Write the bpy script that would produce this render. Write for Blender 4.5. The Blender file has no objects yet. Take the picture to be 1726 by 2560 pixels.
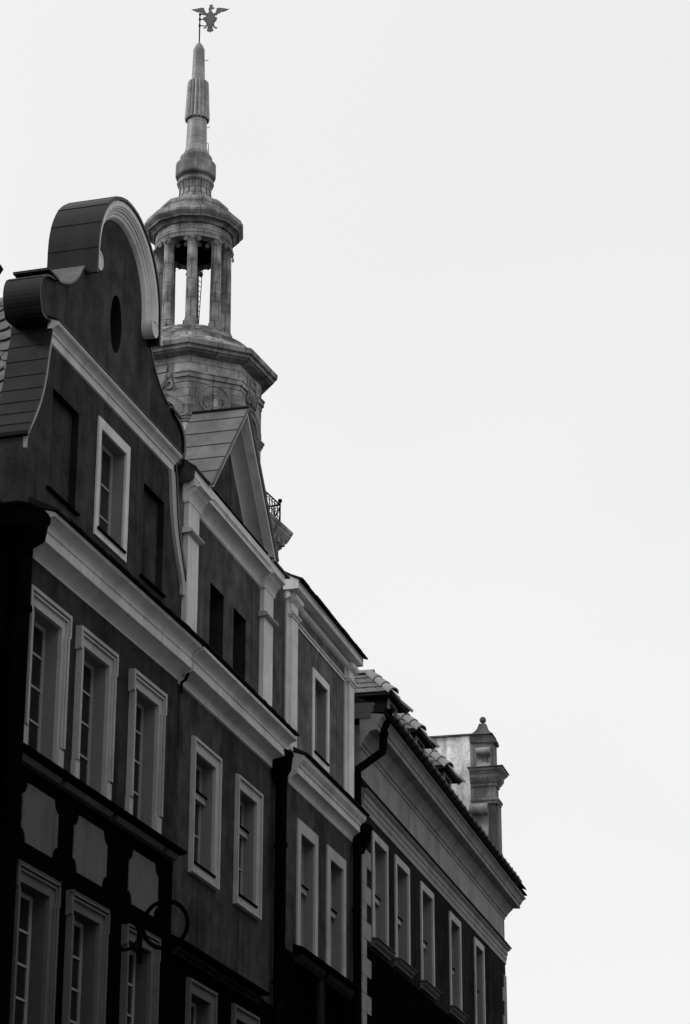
import bpy, bmesh, math, random
from mathutils import Vector, Matrix
from mathutils.geometry import tessellate_polygon
R = math.radians
random.seed(7)
scn = bpy.context.scene
COL = scn.collection

# ------------------------------------------------------------------ camera
cd = bpy.data.cameras.new('camera')
cam = bpy.data.objects.new('camera', cd); COL.objects.link(cam)
cd.sensor_fit = 'AUTO'; cd.sensor_width = 36.0; cd.lens = 86.69
cd.clip_start = 0.1; cd.clip_end = 3000
cam.matrix_world = (Matrix.Translation((0, 0, 1.7)) @ Matrix.Rotation(R(90 + 21.395), 4, 'X')
                    @ Matrix.Rotation(0.001685, 4, 'Z'))
scn.camera = cam

# ------------------------------------------------------------------ sky, sun, exposure
SUN_AZ, SUN_EL = R(-97), R(38)          # azimuth from +Y towards +X: behind the row of houses, left
w = bpy.data.worlds.new('World'); scn.world = w; w.use_nodes = True
nt = w.node_tree; nt.nodes.clear()
out = nt.nodes.new('ShaderNodeOutputWorld'); bg = nt.nodes.new('ShaderNodeBackground')
sky = nt.nodes.new('ShaderNodeTexSky'); sky.sky_type = 'NISHITA'; sky.sun_disc = False
sky.sun_elevation = SUN_EL; sky.sun_rotation = SUN_AZ
sky.dust_density = 4.0; sky.air_density = 1.0
bw = nt.nodes.new('ShaderNodeRGBToBW'); nt.links.new(sky.outputs[0], bw.inputs[0])
sc_ = nt.nodes.new('ShaderNodeMath'); sc_.operation = 'MULTIPLY_ADD'    # even cloud layer over the sky
sc_.inputs[1].default_value = 0.22; sc_.inputs[2].default_value = 8.2
nt.links.new(bw.outputs[0], sc_.inputs[0])
# thin unevenness of the cloud layer
tc = nt.nodes.new('ShaderNodeTexCoord'); cn = nt.nodes.new('ShaderNodeTexNoise')
cn.inputs['Scale'].default_value = 2.2; cn.inputs['Detail'].default_value = 3
nt.links.new(tc.outputs['Generated'], cn.inputs['Vector'])
cm = nt.nodes.new('ShaderNodeMapRange'); cm.inputs[1].default_value = .3; cm.inputs[2].default_value = .7
cm.inputs[3].default_value = .95; cm.inputs[4].default_value = 1.045
nt.links.new(cn.outputs[0], cm.inputs[0])
mu = nt.nodes.new('ShaderNodeMath'); mu.operation = 'MULTIPLY'
nt.links.new(sc_.outputs[0], mu.inputs[0]); nt.links.new(cm.outputs[0], mu.inputs[1])
sx_ = nt.nodes.new('ShaderNodeSeparateXYZ'); nt.links.new(tc.outputs['Generated'], sx_.inputs[0])
gr = nt.nodes.new('ShaderNodeMapRange'); gr.inputs[1].default_value = .12; gr.inputs[2].default_value = .50      # cloud is brighter low down
gr.inputs[3].default_value = 1.08; gr.inputs[4].default_value = 1.0
nt.links.new(sx_.outputs[2], gr.inputs[0])
mu2 = nt.nodes.new('ShaderNodeMath'); mu2.operation = 'MULTIPLY'
nt.links.new(mu.outputs[0], mu2.inputs[0]); nt.links.new(gr.outputs[0], mu2.inputs[1])
nt.links.new(mu2.outputs[0], bg.inputs['Color']); bg.inputs['Strength'].default_value = 0.1
nt.links.new(bg.outputs[0], out.inputs[0])

sl = bpy.data.lights.new('sun', 'SUN'); sl.energy = 1.5; sl.angle = R(10); sl.color = (1, 1, 1)
sun = bpy.data.objects.new('sun', sl); COL.objects.link(sun)
sd = Vector((math.sin(SUN_AZ) * math.cos(SUN_EL), math.cos(SUN_AZ) * math.cos(SUN_EL), math.sin(SUN_EL)))
sun.rotation_euler = sd.to_track_quat('Z', 'Y').to_euler()
scn.view_settings.view_transform = 'Standard'; scn.view_settings.look = 'None'
scn.view_settings.exposure = 0; scn.view_settings.gamma = 1

# ------------------------------------------------------------------ materials
def mat(name, base, rough=.85, metal=0., var=.12, streak=.0, scale=3., bump=.0, spec=.0, joints=None, bscale=60., rand=0., runs=0.):
    """grey procedural material: blotches, vertical weather streaks, optional block joints, fine bump"""
    m = bpy.data.materials.new(name); m.use_nodes = True
    t = m.node_tree; p = t.nodes['Principled BSDF']
    p.inputs['Roughness'].default_value = rough; p.inputs['Metallic'].default_value = metal
    p.inputs['Specular IOR Level'].default_value = spec
    co = t.nodes.new('ShaderNodeTexCoord')
    def noise(sc, vec, det=4):
        n = t.nodes.new('ShaderNodeTexNoise'); n.inputs['Scale'].default_value = sc
        n.inputs['Detail'].default_value = det; t.links.new(vec, n.inputs['Vector']); return n.outputs[0]
    def rng(v, lo, hi, a=.3, b=.7):
        r = t.nodes.new('ShaderNodeMapRange'); r.inputs[1].default_value = a; r.inputs[2].default_value = b
        r.inputs[3].default_value = lo; r.inputs[4].default_value = hi; t.links.new(v, r.inputs[0]); return r.outputs[0]
    def mul(a, b):
        n = t.nodes.new('ShaderNodeMath'); n.operation = 'MULTIPLY'; t.links.new(a, n.inputs[0])
        if isinstance(b, float): n.inputs[1].default_value = b
        else: t.links.new(b, n.inputs[1])
        return n.outputs[0]
    v = rng(noise(scale, co.outputs['Object']), base * (1 - var), base * (1 + var))
    fine = noise(scale * 9, co.outputs['Object'], 3)
    v = mul(v, rng(fine, 1 - var * .5, 1 + var * .5))
    if streak:
        mp = t.nodes.new('ShaderNodeMapping'); mp.inputs['Scale'].default_value = (2.1, 2.1, .22)
        t.links.new(co.outputs['Object'], mp.inputs['Vector'])
        v = mul(v, rng(noise(1.0, mp.outputs[0], 7), 1 - streak, 1 + streak * .6, .33, .67))
    if runs:      # narrow rain runs and soot trails with edges of their own
        m2 = t.nodes.new('ShaderNodeMapping'); m2.inputs['Scale'].default_value = (7., 7., .28); m2.inputs['Location'].default_value = (3.1, 1.7, .4)
        t.links.new(co.outputs['Object'], m2.inputs['Vector'])
        v = mul(v, rng(noise(1.0, m2.outputs[0], 6), 1.0, 1 - runs, .56, .68))
        m3 = t.nodes.new('ShaderNodeMapping'); m3.inputs['Scale'].default_value = (1.3, 1.3, 1.0); m3.inputs['Location'].default_value = (8.2, 2.4, 5.)
        t.links.new(co.outputs['Object'], m3.inputs['Vector'])
        v = mul(v, rng(noise(1.0, m3.outputs[0], 8), 1 + runs * .35, 1 - runs * .35, .5, .56))
    if rand:
        oi = t.nodes.new('ShaderNodeObjectInfo'); v = mul(v, rng(oi.outputs['Random'], 1 - rand, 1 + rand, 0., 1.))
    if joints:
        kind, bw_, bh_, rad, mortar, depth = joints
        if kind == 'round':
            sp = t.nodes.new('ShaderNodeSeparateXYZ'); t.links.new(co.outputs['Object'], sp.inputs[0])
            at = t.nodes.new('ShaderNodeMath'); at.operation = 'ARCTAN2'
            t.links.new(sp.outputs[0], at.inputs[0]); t.links.new(sp.outputs[1], at.inputs[1])
            cb = t.nodes.new('ShaderNodeCombineXYZ'); t.links.new(mul(at.outputs[0], float(rad)), cb.inputs[0])
            t.links.new(sp.outputs[2], cb.inputs[1]); vec = cb.outputs[0]
        else:
            sp = t.nodes.new('ShaderNodeSeparateXYZ'); t.links.new(co.outputs['Object'], sp.inputs[0])
            ad = t.nodes.new('ShaderNodeMath'); ad.operation = 'ADD'
            t.links.new(sp.outputs[0], ad.inputs[0]); t.links.new(sp.outputs[1], ad.inputs[1])
            cb = t.nodes.new('ShaderNodeCombineXYZ'); t.links.new(ad.outputs[0], cb.inputs[0])
            t.links.new(sp.outputs[2], cb.inputs[1]); vec = cb.outputs[0]
        br = t.nodes.new('ShaderNodeTexBrick'); t.links.new(vec, br.inputs['Vector'])
        br.inputs['Scale'].default_value = 1; br.inputs['Brick Width'].default_value = bw_
        br.inputs['Row Height'].default_value = bh_; br.inputs['Mortar Size'].default_value = mortar
        br.inputs['Mortar Smooth'].default_value = .1; br.inputs['Bias'].default_value = 0
        br.inputs['Color1'].default_value = (1 - depth, 1 - depth, 1 - depth, 1)
        br.inputs['Color2'].default_value = (1 + depth * .8,) * 3 + (1,)
        br.inputs['Mortar'].default_value = (.48, .48, .48, 1)
        b2 = t.nodes.new('ShaderNodeRGBToBW'); t.links.new(br.outputs['Color'], b2.inputs[0])
        v = mul(v, b2.outputs[0])
    cbn = t.nodes.new('ShaderNodeCombineXYZ')
    for i in range(3): t.links.new(v, cbn.inputs[i])
    t.links.new(cbn.outputs[0], p.inputs['Base Color'])
    if bump:
        bn = t.nodes.new('ShaderNodeBump'); bn.inputs['Strength'].default_value = bump
        bn.inputs['Distance'].default_value = .01
        t.links.new(noise(bscale, co.outputs['Object'], 3), bn.inputs['Height'])
        t.links.new(bn.outputs[0], p.inputs['Normal'])
    return m

M = {}
M['render_A'] = mat('render_dark_plaster', .058, runs=.26, var=.3, streak=.3, bump=.3)
M['render_A_low'] = mat('render_shade_toned_plaster', .043, runs=.3, var=.3, streak=.3, bump=.3)  # copy of the gable plaster, street shade darkened into its colour
M['render_B'] = mat('render_dark_shaded_plaster_b', .056, runs=0.5, var=.3, streak=.32, bump=.3)  # B and C walls below the attics: street shade put into the colour
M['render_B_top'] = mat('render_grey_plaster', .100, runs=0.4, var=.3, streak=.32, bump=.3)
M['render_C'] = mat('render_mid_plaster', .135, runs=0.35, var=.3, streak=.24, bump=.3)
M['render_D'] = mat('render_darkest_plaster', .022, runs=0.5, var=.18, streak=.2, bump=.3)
M['black'] = mat('black_paint_and_shade', .003, var=.2, streak=.2, bump=.2)  # black paint on house A; on D the colour carries deep shade
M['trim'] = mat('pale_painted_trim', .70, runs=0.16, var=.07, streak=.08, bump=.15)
M['trim_dim'] = mat('shade_dimmed_trim', .42, runs=0.18, var=.07, streak=.08, bump=.15)  # copy of the pale trim with shade dimmed into its colour
M['trim_low'] = mat('shade_darkened_trim', .14, var=.08, streak=.1, bump=.15)  # pale trim darkened further, lower-storey shade held in the colour
M['trim_reveal'] = mat('shade_toned_reveal', .22, var=.08, streak=.08, bump=.15)  # reveal linings: shade of the recess put into the colour
M['low_reveal'] = mat('deep_shade_reveal', .10, var=.08, streak=.08, bump=.15)  # lower reveals: recess and street shade put into the colour
M['panel'] = mat('grey_plaster_panel', .14, runs=0.25, var=.07, streak=.06, bump=.2)
M['frieze'] = mat('mid_grey_frieze_plaster', .27, runs=0.22, var=.08, streak=.08, bump=.25)
M['metal_dark'] = mat('dark_sheet_metal', .009, runs=0.4, rough=.45, metal=.0, var=.3, streak=.3, spec=.16)
M['metal_roof'] = mat('grey_sheet_metal_roof', .115, runs=0.2, rough=.55, metal=.0, var=.22, streak=.34, spec=.2, scale=2)
M['pipe'] = mat('black_rainwater_pipe', .0035, rough=.55, var=.25, streak=.3)
M['tile'] = mat('grey_clay_tile', .16, var=.2, streak=.1, bump=.2, scale=5)
M['tile_dark'] = mat('dark_roof_tile', .025, var=.2, bump=.2, scale=5)
M['ridge'] = mat('pale_ridge_tile', .27, var=.12, streak=.1, bump=.2, scale=5)
M['glass'] = mat('window_glass', .018, rand=.8, rough=.08, var=.25, streak=.5, spec=.3, scale=1.5)
M['wood'] = mat('painted_window_wood', .36, rough=.5, var=.06)
M['stone'] = mat('tower_stone', .27, runs=0.4, var=.36, streak=.30, scale=1.6, bump=.3, bscale=14,
                 joints=('round', 1.4, .37, 2.9, .02, .24))
M['stone_plain'] = mat('tower_moulding_stone', .24, runs=0.45, var=.30, streak=.34, scale=2.2, bump=.3, bscale=14,
                       joints=('round', .95, 50., 2.2, .02, .05))
M['stone_neck'] = mat('tower_neck_panels', .32, var=.2, streak=.25, scale=2.5, bump=.2, bscale=14,
                      joints=('round', .30, .28, .76, .022, .4))
M['stone_col'] = mat('tower_column_stone', .27, runs=0.4, var=.30, streak=.36, scale=3, bump=.3, bscale=20,
                     joints=('round', .33, .86, .21, .02, .2))
M['stone_drum'] = mat('tower_stained_blocks', .30, var=.25, streak=.45, scale=3, bump=.3, bscale=14,
                      joints=('round', .46, .19, 2.1, .028, .5))
M['copper'] = mat('spire_sheet', .30, runs=0.35, rough=.5, var=.20, streak=.36, scale=3, spec=.4,
                  joints=('round', .9, .78, .36, .016, .08))
M['iron'] = mat('wrought_iron', .003, rough=.6, var=.1)
M['eagle'] = mat('weathered_sheet_copper', .15, rough=.55, var=.2, spec=.4)
M['old_wall'] = mat('stained_pale_plaster', .72, runs=0.35, var=.42, streak=.26, scale=1.3, bump=.5, bscale=9)
M['old_trim'] = mat('stained_stone_trim', .19, runs=0.5, var=.3, streak=.45, scale=1.6, bump=.3, bscale=12)
M['old_dark'] = mat('sooty_plaster', .12, var=.3, streak=.4, scale=1.6, bump=.3)
M['paving'] = mat('granite_setts', .06, var=.25, scale=1.2, bump=.6, bscale=6, joints=('flat', .14, .1, 1, .012, .2))
M['far_plaster'] = mat('opposite_plaster', .34, var=.12, streak=.1)  # pale, so the unseen row bounces light onto the facades
M['dark_void'] = mat('unlit_interior_dark', .02, var=.1)  # near-black colour stands for the darkness inside the tower

# ------------------------------------------------------------------ mesh builder, local coords: u along, w outwards, z up
class MB:
    def __init__(s): s.v = []; s.f = []
    def add(s, vs, fs):
        b = len(s.v); s.v += [tuple(x) for x in vs]; s.f += [tuple(b + i for i in f) for f in fs]; return s
    def P(s, u, w_, z): return (u, -w_, z)
    def box(s, u0, u1, w0, w1, z0, z1):
        vs = [s.P(u, w_, z) for u in (u0, u1) for w_ in (w0, w1) for z in (z0, z1)]
        return s.add(vs, [(0, 1, 3, 2), (4, 6, 7, 5), (0, 4, 5, 1), (2, 3, 7, 6), (0, 2, 6, 4), (1, 5, 7, 3)])
    def prof(s, pts, u0, u1, m0=0., m1=0., tilt=0., uref=0.):
        """closed (w,z) profile run along u; m0/m1 mitre; tilt = rise per metre towards smaller u"""
        n = len(pts)
        a = [(u0 + m0 * p[0]) for p in pts]; b = [(u1 + m1 * p[0]) for p in pts]
        vs = [s.P(a[i], pts[i][0], pts[i][1] + tilt * (uref - a[i])) for i in range(n)]
        vs += [s.P(b[i], pts[i][0], pts[i][1] + tilt * (uref - b[i])) for i in range(n)]
        fs = [(i, (i + 1) % n, n + (i + 1) % n, n + i) for i in range(n)]
        for t in tessellate_polygon([[Vector((p[0], p[1], 0)) for p in pts]]):
            fs.append(tuple(t)); fs.append(tuple(n + i for i in t))
        return s.add(vs, fs)
    def profw(s, pts, w0, w1):
        """closed (u,z) outline run along w"""
        return s.prism(pts, w0, w1)
    def prism(s, poly, w0, w1, holes=(), side=True, hole_sides=True, tf=None):
        loops = [list(poly)] + [list(h) for h in holes]
        flat = [p for l in loops for p in l]; n = len(flat)
        g = tf or (lambda u, w_, z: s.P(u, w_, z))
        vs = [g(p[0], w0, p[1]) for p in flat] + [g(p[0], w1, p[1]) for p in flat]
        fs = []
        for t in tessellate_polygon([[Vector((p[0], p[1], 0)) for p in l] for l in loops]):
            fs.append(tuple(t)); fs.append(tuple(n + i for i in t))
        o = 0
        for k, l in enumerate(loops):
            m = len(l)
            if (k == 0 and side) or (k > 0 and hole_sides):
                for i in range(m): fs.append((o + i, o + (i + 1) % m, n + o + (i + 1) % m, n + o + i))
            o += m
        return s.add(vs, fs)
    def tube(s, path, r, n=10, cap=True):
        path = [Vector(p) for p in path]; rings = []
        for i, p in enumerate(path):
            d = (path[min(i + 1, len(path) - 1)] - path[max(i - 1, 0)]).normalized()
            a = d.orthogonal().normalized() if abs(d.z) > .999 else d.cross(Vector((0, 0, 1))).normalized()
            b = d.cross(a); rr = r[i] if isinstance(r, (list, tuple)) else r
            rings.append([p + (a * math.cos(k * math.tau / n) + b * math.sin(k * math.tau / n)) * rr for k in range(n)])
        vs = [x for q in rings for x in q]; fs = []
        for i in range(len(path) - 1):
            for k in range(n): fs.append((i * n + k, i * n + (k + 1) % n, (i + 1) * n + (k + 1) % n, (i + 1) * n + k))
        if cap: fs += [tuple(range(n)), tuple((len(path) - 1) * n + k for k in range(n))]
        return s.add(vs, fs)
    def tubel(s, path, r, n=10): return s.tube([s.P(*p) for p in path], r, n)
    def lathe(s, pts, n=32, c=(0, 0), phase=0., cap=False):
        vs = []; fs = []
        for r, z in pts:
            for k in range(n):
                a = phase + k * math.tau / n; vs.append((c[0] + r * math.sin(a), c[1] - r * math.cos(a), z))
        for i in range(len(pts) - 1):
            for k in range(n): fs.append((i * n + k, i * n + (k + 1) % n, (i + 1) * n + (k + 1) % n, (i + 1) * n + k))
        if cap: fs += [tuple(range(n)), tuple((len(pts) - 1) * n + k for k in range(n))]
        return s.add(vs, fs)
    def ball(s, c, r, n=16):
        return s.lathe([(r * math.sin(math.pi * i / 10) + 1e-5, c[2] - r * math.cos(math.pi * i / 10)) for i in range(11)], n, (c[0], c[1]))
    def build(s, name, m, parent=None, smooth=False, bevel=0., loc=None):
        me = bpy.data.meshes.new(name); me.from_pydata(s.v, [], s.f); me.update()
        bm = bmesh.new(); bm.from_mesh(me); bmesh.ops.recalc_face_normals(bm, faces=bm.faces)
        if bevel: bmesh.ops.remove_doubles(bm, verts=bm.verts, dist=1e-5)
        bm.to_mesh(me); bm.free()
        me.materials.append(m if not isinstance(m, str) else M[m])
        o = bpy.data.objects.new(name, me); COL.objects.link(o)
        if parent: o.parent = parent
        if loc: o.location = loc
        if smooth:
            me.polygons.foreach_set('use_smooth', [True] * len(me.polygons))
            try: me.set_sharp_from_angle(angle=R(24))
            except Exception: pass
        if bevel:
            b = o.modifiers.new('bevel', 'BEVEL'); b.width = bevel; b.segments = 2; b.limit_method = 'ANGLE'
        return o

def thing(name, label, cat, loc=(0, 0, 0), rz=0., group=None):
    o = bpy.data.objects.new(name, None); COL.objects.link(o); o.empty_display_size = .3
    o.location = loc; o.rotation_euler = (0, 0, rz); o['label'] = label; o['category'] = cat
    if group: o['group'] = group
    return o
def rect(u0, u1, z0, z1): return [(u0, z0), (u1, z0), (u1, z1), (u0, z1)]
def arc(cx, cz, rx, rz, a0, a1, n):
    return [(cx + rx * math.cos(R(a0 + (a1 - a0) * i / n)), cz + rz * math.sin(R(a0 + (a1 - a0) * i / n))) for i in range(n + 1)]
def smooth_curve(pts, k=4):
    """Catmull-Rom through the points"""
    o = []
    for i in range(len(pts) - 1):
        p0, p1, p2, p3 = pts[max(i - 1, 0)], pts[i], pts[i + 1], pts[min(i + 2, len(pts) - 1)]
        for j in range(k):
            t = j / k
            o.append(tuple(.5 * (2 * p1[d] + (p2[d] - p0[d]) * t + (2 * p0[d] - 5 * p1[d] + 4 * p2[d] - p3[d]) * t * t
                     + (3 * p1[d] - p0[d] - 3 * p2[d] + p3[d]) * t ** 3) for d in (0, 1)))
    return o + [pts[-1]]
def offset(poly, d):
    """shift an open (u,z) polyline to its left by d"""
    o = []
    for i, p in enumerate(poly):
        a = Vector(poly[max(i - 1, 0)]); b = Vector(poly[min(i + 1, len(poly) - 1)]); t = (b - a).normalized()
        o.append((p[0] - t.y * d, p[1] + t.x * d))
    return o
def ribbon(mb, poly, w0, w1, th):
    return mb.prism(list(poly) + offset(poly, th)[::-1], w0, w1)
def seams(mb, poly, w0, w1, step, th=.018, wid=.02):
    L = 0; nxt = step
    for i in range(len(poly) - 1):
        a = Vector(poly[i]); b = Vector(poly[i + 1]); d = (b - a).length
        while d > 0 and L + d >= nxt:
            p = a + (b - a) * ((nxt - L) / d); t = (b - a).normalized(); n = Vector((-t.y, t.x))
            q = [p - t * wid / 2, p + t * wid / 2, p + t * wid / 2 + n * th, p - t * wid / 2 + n * th]
            mb.prism([tuple(x) for x in q], w0, w1); nxt += step
        L += d

HOUSES = 'houses in the street row'
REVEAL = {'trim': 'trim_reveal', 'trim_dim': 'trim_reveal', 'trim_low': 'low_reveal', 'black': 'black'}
WALL_T = .45

def window(parent, outer, inner, trim, depth=.18, proud=.04, bars=(), transom=None, mould=True, sill=None,
           ear=0., base=None, wood='wood', sill_mat='pipe', fw=.055, jamb=True, glass='glass'):
    """part 'window' = surround and reveal; sub-parts casement, pane, sill"""
    (a0, a1, b0, b1) = outer; (c0, c1, d0, d1) = inner
    m = MB()
    if base is None:
        m.prism(rect(*outer), -.01, proud, [rect(*inner)])
    else:   # eared surround that narrows above a block at its foot, open at the bottom
        e = ear
        left = [(c0, d0), (c0, d1), (c1, d1), (c1, d0)]
        outl = [(a1 - e, d0), (a1 - e, b1 - .32), (a1, b1 - .32), (a1, b1), (a0, b1), (a0, b1 - .32), (a0 + e, b1 - .32), (a0 + e, d0)]
        m.prism(left + outl, -.01, proud)
        for (x0, x1) in ((a0 + e - .02, c0 - .02), (c1 + .02, a1 - e + .02)): m.box(x0, x1, -.01, proud + .02, d0, d0 + base)
    if mould:
        k = .055
        if base is None:
            m.prism(rect(a0 + .012, a1 - .012, b0 + .012, b1 - .012), proud - .005, proud + .03, [rect(a0 + k, a1 - k, b0 + k, b1 - k)])
        else:
            e = ear
            for q0, q1, pr in ((.0, .05, .045), (.07, .10, .028)):
                o1 = [(a1 - e - q0, d0 + base + .02), (a1 - e - q0, b1 - .32), (a1 - q0, b1 - .30), (a1 - q0, b1 - q0), (a0 + q0, b1 - q0), (a0 + q0, b1 - .30), (a0 + e + q0, b1 - .32), (a0 + e + q0, d0 + base + .02)]
                i1 = [(a1 - e - q1, d0 + base + .02), (a1 - e - q1, b1 - .32), (a1 - q1, b1 - .30), (a1 - q1, b1 - q1), (a0 + q1, b1 - q1), (a0 + q1, b1 - .30), (a0 + e + q1, b1 - .32), (a0 + e + q1, d0 + base + .02)]
                m.prism(o1 + i1[::-1], proud - .003, proud + pr)
    r = .02
    win = m.build('window', trim, parent)
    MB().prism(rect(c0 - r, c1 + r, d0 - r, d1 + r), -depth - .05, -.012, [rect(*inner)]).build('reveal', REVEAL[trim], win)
    g = MB(); wz = -depth
    g.prism(rect(c0, c1, d0, d1), wz - .04, wz, [rect(c0 + fw, c1 - fw, d0 + fw, d1 - fw)])
    mid = (c0 + c1) / 2
    g.box(mid - .035, mid + .035, wz - .03, wz + .01, d0 + fw, d1 - fw)
    for z in bars: g.box(c0 + fw, c1 - fw, wz - .03, wz - .004, z - .014, z + .014)
    if transom:
        g.box(c0 + .01, c1 - .01, wz - .03, wz + .07, transom - .07, transom + .03)
        cap = MB().prof([(wz + .002, transom + .031), (wz + .10, transom + .031), (wz + .10, transom + .05), (wz + .002, transom + .085)], c0 + .005, c1 - .005)
        cap.build('transom_cap', 'pipe', win)
    g.build('casement', wood, win)
    MB().box(c0 + fw, c1 - fw, wz - .035, wz - .022, d0 + fw, d1 - fw).build('pane', glass, win)
    if sill:
        s0, s1, sw, sz = sill
        MB().prof([(-depth + .02, sz + .06), (sw, sz + .012), (sw, sz - .025), (-depth + .02, sz - .0)], s0, s1).build('sill', sill_mat, win)
    return win

def wall_hole(inner, r=.02): return rect(inner[0] - r, inner[1] + r, inner[2] - r, inner[3] + r)

def drainpipe(parent, path, r, hopper=None, joints=()):
    m = MB(); m.tubel(path, r, 14)
    for (u, w_, z) in joints: m.tubel([(u, w_, z - .03), (u, w_, z + .03)], r * 1.22, 14)
    p = m.build('drainpipe', 'pipe', parent, smooth=True)
    if hopper:
        u0, u1, wd, z0, z1, nx = hopper      # funnel: wide top, narrowing to nx
        c = (u0 + u1) / 2; h = MB()
        n = 9
        def sec(k, hw, wdt, z): return [(c - hw, -.02 - 0, z)] + [(c - hw * math.cos(math.pi * i / n), -(wdt * (.55 + .45 * math.sin(math.pi * i / n))), z) for i in range(n + 1)] + [(c + hw, .02, z)]
        hw = (u1 - u0) / 2; L = []
        for hh, ww, zz in ((hw * 1.06, wd * 1.05, z1), (hw * 1.06, wd * 1.05, z1 - .04), (hw, wd, z1 - .05), (hw * .93, wd * .93, z0 + (z1 - z0) * .45), (nx, wd * .62, z0 + .04), (nx * .95, wd * .6, z0)):
            L.append(sec(0, hh, ww, zz))
        q = len(L[0]); vs = [x for l in L for x in l]; fs = []
        for i in range(len(L) - 1):
            for k in range(q): fs.append((i * q + k, i * q + (k + 1) % q, (i + 1) * q + (k + 1) % q, (i + 1) * q + k))
        fs += [tuple(range(q)), tuple((len(L) - 1) * q + k for k in range(q))]
        h.add(vs, fs); h.build('hopper', 'pipe', p)
    return p

def tile_edge(mb, u0, u1, w_, z, step=.16, th=.022, sag=.012):
    """front edge of a row of overlapping plain tiles"""
    n = int((u1 - u0) / step)
    for i in range(n):
        a = u0 + (u1 - u0) * i / n; b = u0 + (u1 - u0) * (i + 1) / n
        d = random.uniform(-.008, .01)
        mb.prof([(w_ + d, z + random.uniform(-.004, .004)), (w_ + d, z + th), (w_ - .30, z + th + .13), (w_ - .30, z + .13)], a + .004, b - .004)

# ------------------------------------------------------------------ setting
def structure(name, mb, m):
    o = mb.build(name, m); o['kind'] = 'structure'; return o
structure('ground', MB().box(-700, 700, -900, 300, -.5, 0), 'paving')

# ------------------------------------------------------------------ house A: tall scrolled gable
A = thing('scroll_gable_house', 'dark plaster house with a tall scrolled gable, arched top and oval niche', 'house',
          (-3.96626, 29.01455, 0), R(73.5934), HOUSES)
AU0, AU1 = -.36, 5.463
rowA = [(-.05, 1.27, .14, 1.05), (1.60, 2.92, 1.80, 2.71), (3.52, 4.82, 3.71, 4.60)]
lowA = [(-.02, 1.29, .13, 1.05), (1.66, 2.95, 1.81, 2.71), (3.58, 4.85, 3.73, 4.61)]
m = MB()
m.prism(rect(AU0, AU1 - .003, 9.80, 13.1), -WALL_T, 0, [wall_hole((i0, i1, 9.99, 11.85)) for (_, _, i0, i1) in rowA])
m.box(AU0, AU1 - .003, -8, -WALL_T - .002, 0, 13.1)
m.build('wall', 'render_A_low', A)
m = MB()
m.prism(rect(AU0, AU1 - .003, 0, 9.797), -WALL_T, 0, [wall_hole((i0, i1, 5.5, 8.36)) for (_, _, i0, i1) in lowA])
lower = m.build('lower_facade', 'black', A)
lower['label'] = 'black painted lower facade with grey panels'
def notched(u0, u1, z0, z1, c=.155):
    o = []
    for cx, cz, a in ((u0, z0, 90), (u1, z0, 180), (u1, z1, 270), (u0, z1, 360)):
        q = arc(cx, cz, c * .9, c, a, a - 90, 6)
        o += q
    # reorder into one loop: corners counter-clockwise with concave arcs
    return o
for (u0, u1) in ((.16, 1.28), (1.81, 2.945), (3.76, 4.865)):
    MB().prism(notched(u0, u1, 8.87, 9.61), .0, .015).build('panel', 'panel', lower)
for (a, b, c, d) in rowA:
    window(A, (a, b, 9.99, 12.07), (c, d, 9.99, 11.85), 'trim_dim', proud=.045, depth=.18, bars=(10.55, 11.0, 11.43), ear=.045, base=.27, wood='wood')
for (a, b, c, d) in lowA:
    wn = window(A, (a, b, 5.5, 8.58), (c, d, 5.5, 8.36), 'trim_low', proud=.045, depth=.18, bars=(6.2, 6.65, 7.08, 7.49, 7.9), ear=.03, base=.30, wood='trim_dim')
    # cap strip with returns over the surround
    k = MB(); k.prism([(a, 8.585), (b, 8.585), (b, 8.52), (b - .06, 8.52), (b - .06, 8.555), (a + .06, 8.555), (a + .06, 8.52), (a, 8.52)], .04, .09)
    k.build('cap_moulding', 'trim_low', wn)
# sill ledge
m = MB(); m.prof([(0, 9.93), (.13, 9.87), (.22, 9.88), (.235, 9.92), (0, 10.02)], AU0, 5.40)
ld = m.build('ledge', 'pipe', A)
m = MB()
for (u0, u1) in ((-.3, 1.10), (1.22, 2.85), (3.02, 4.80), (4.95, 5.38)): m.prof([(0, 9.80), (.09, 9.80), (.125, 9.866), (0, 9.92)], u0, u1)
m.build('ledge_moulding', 'trim_low', ld)
# main cornice
CROWN = [(.21, 12.65), (.21, 12.77), (.195, 12.775), (.195, 12.795), (.215, 12.80), (.215, 12.825), (.222, 12.86), (.24, 12.895), (.27, 12.92), (.315, 12.94), (.345, 12.945), (.355, 12.955), (.355, 13.00), (0, 13.10)]
CORN = [(0, 12.49), (.012, 12.52), (.035, 12.55), (.07, 12.58), (.12, 12.61), (.17, 12.635), (.195, 12.64)] + CROWN
CORNB = [(0, 12.46), (.025, 12.47), (.03, 12.585), (.06, 12.60), (.19, 12.64)] + CROWN
m = MB(); m.prof(CORN, -.06, AU1 - .003)
cA = m.build('cornice', 'trim', A)
m = MB(); m.prof([(0, 13.11), (.40, 13.005), (.40, 13.03), (0, 13.24)], -.09, AU1 - .003)
tile_edge(m, .3, AU1 - .01, .425, 13.012, .17)
m.build('cornice_flashing', 'tile_dark', cA)
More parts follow.
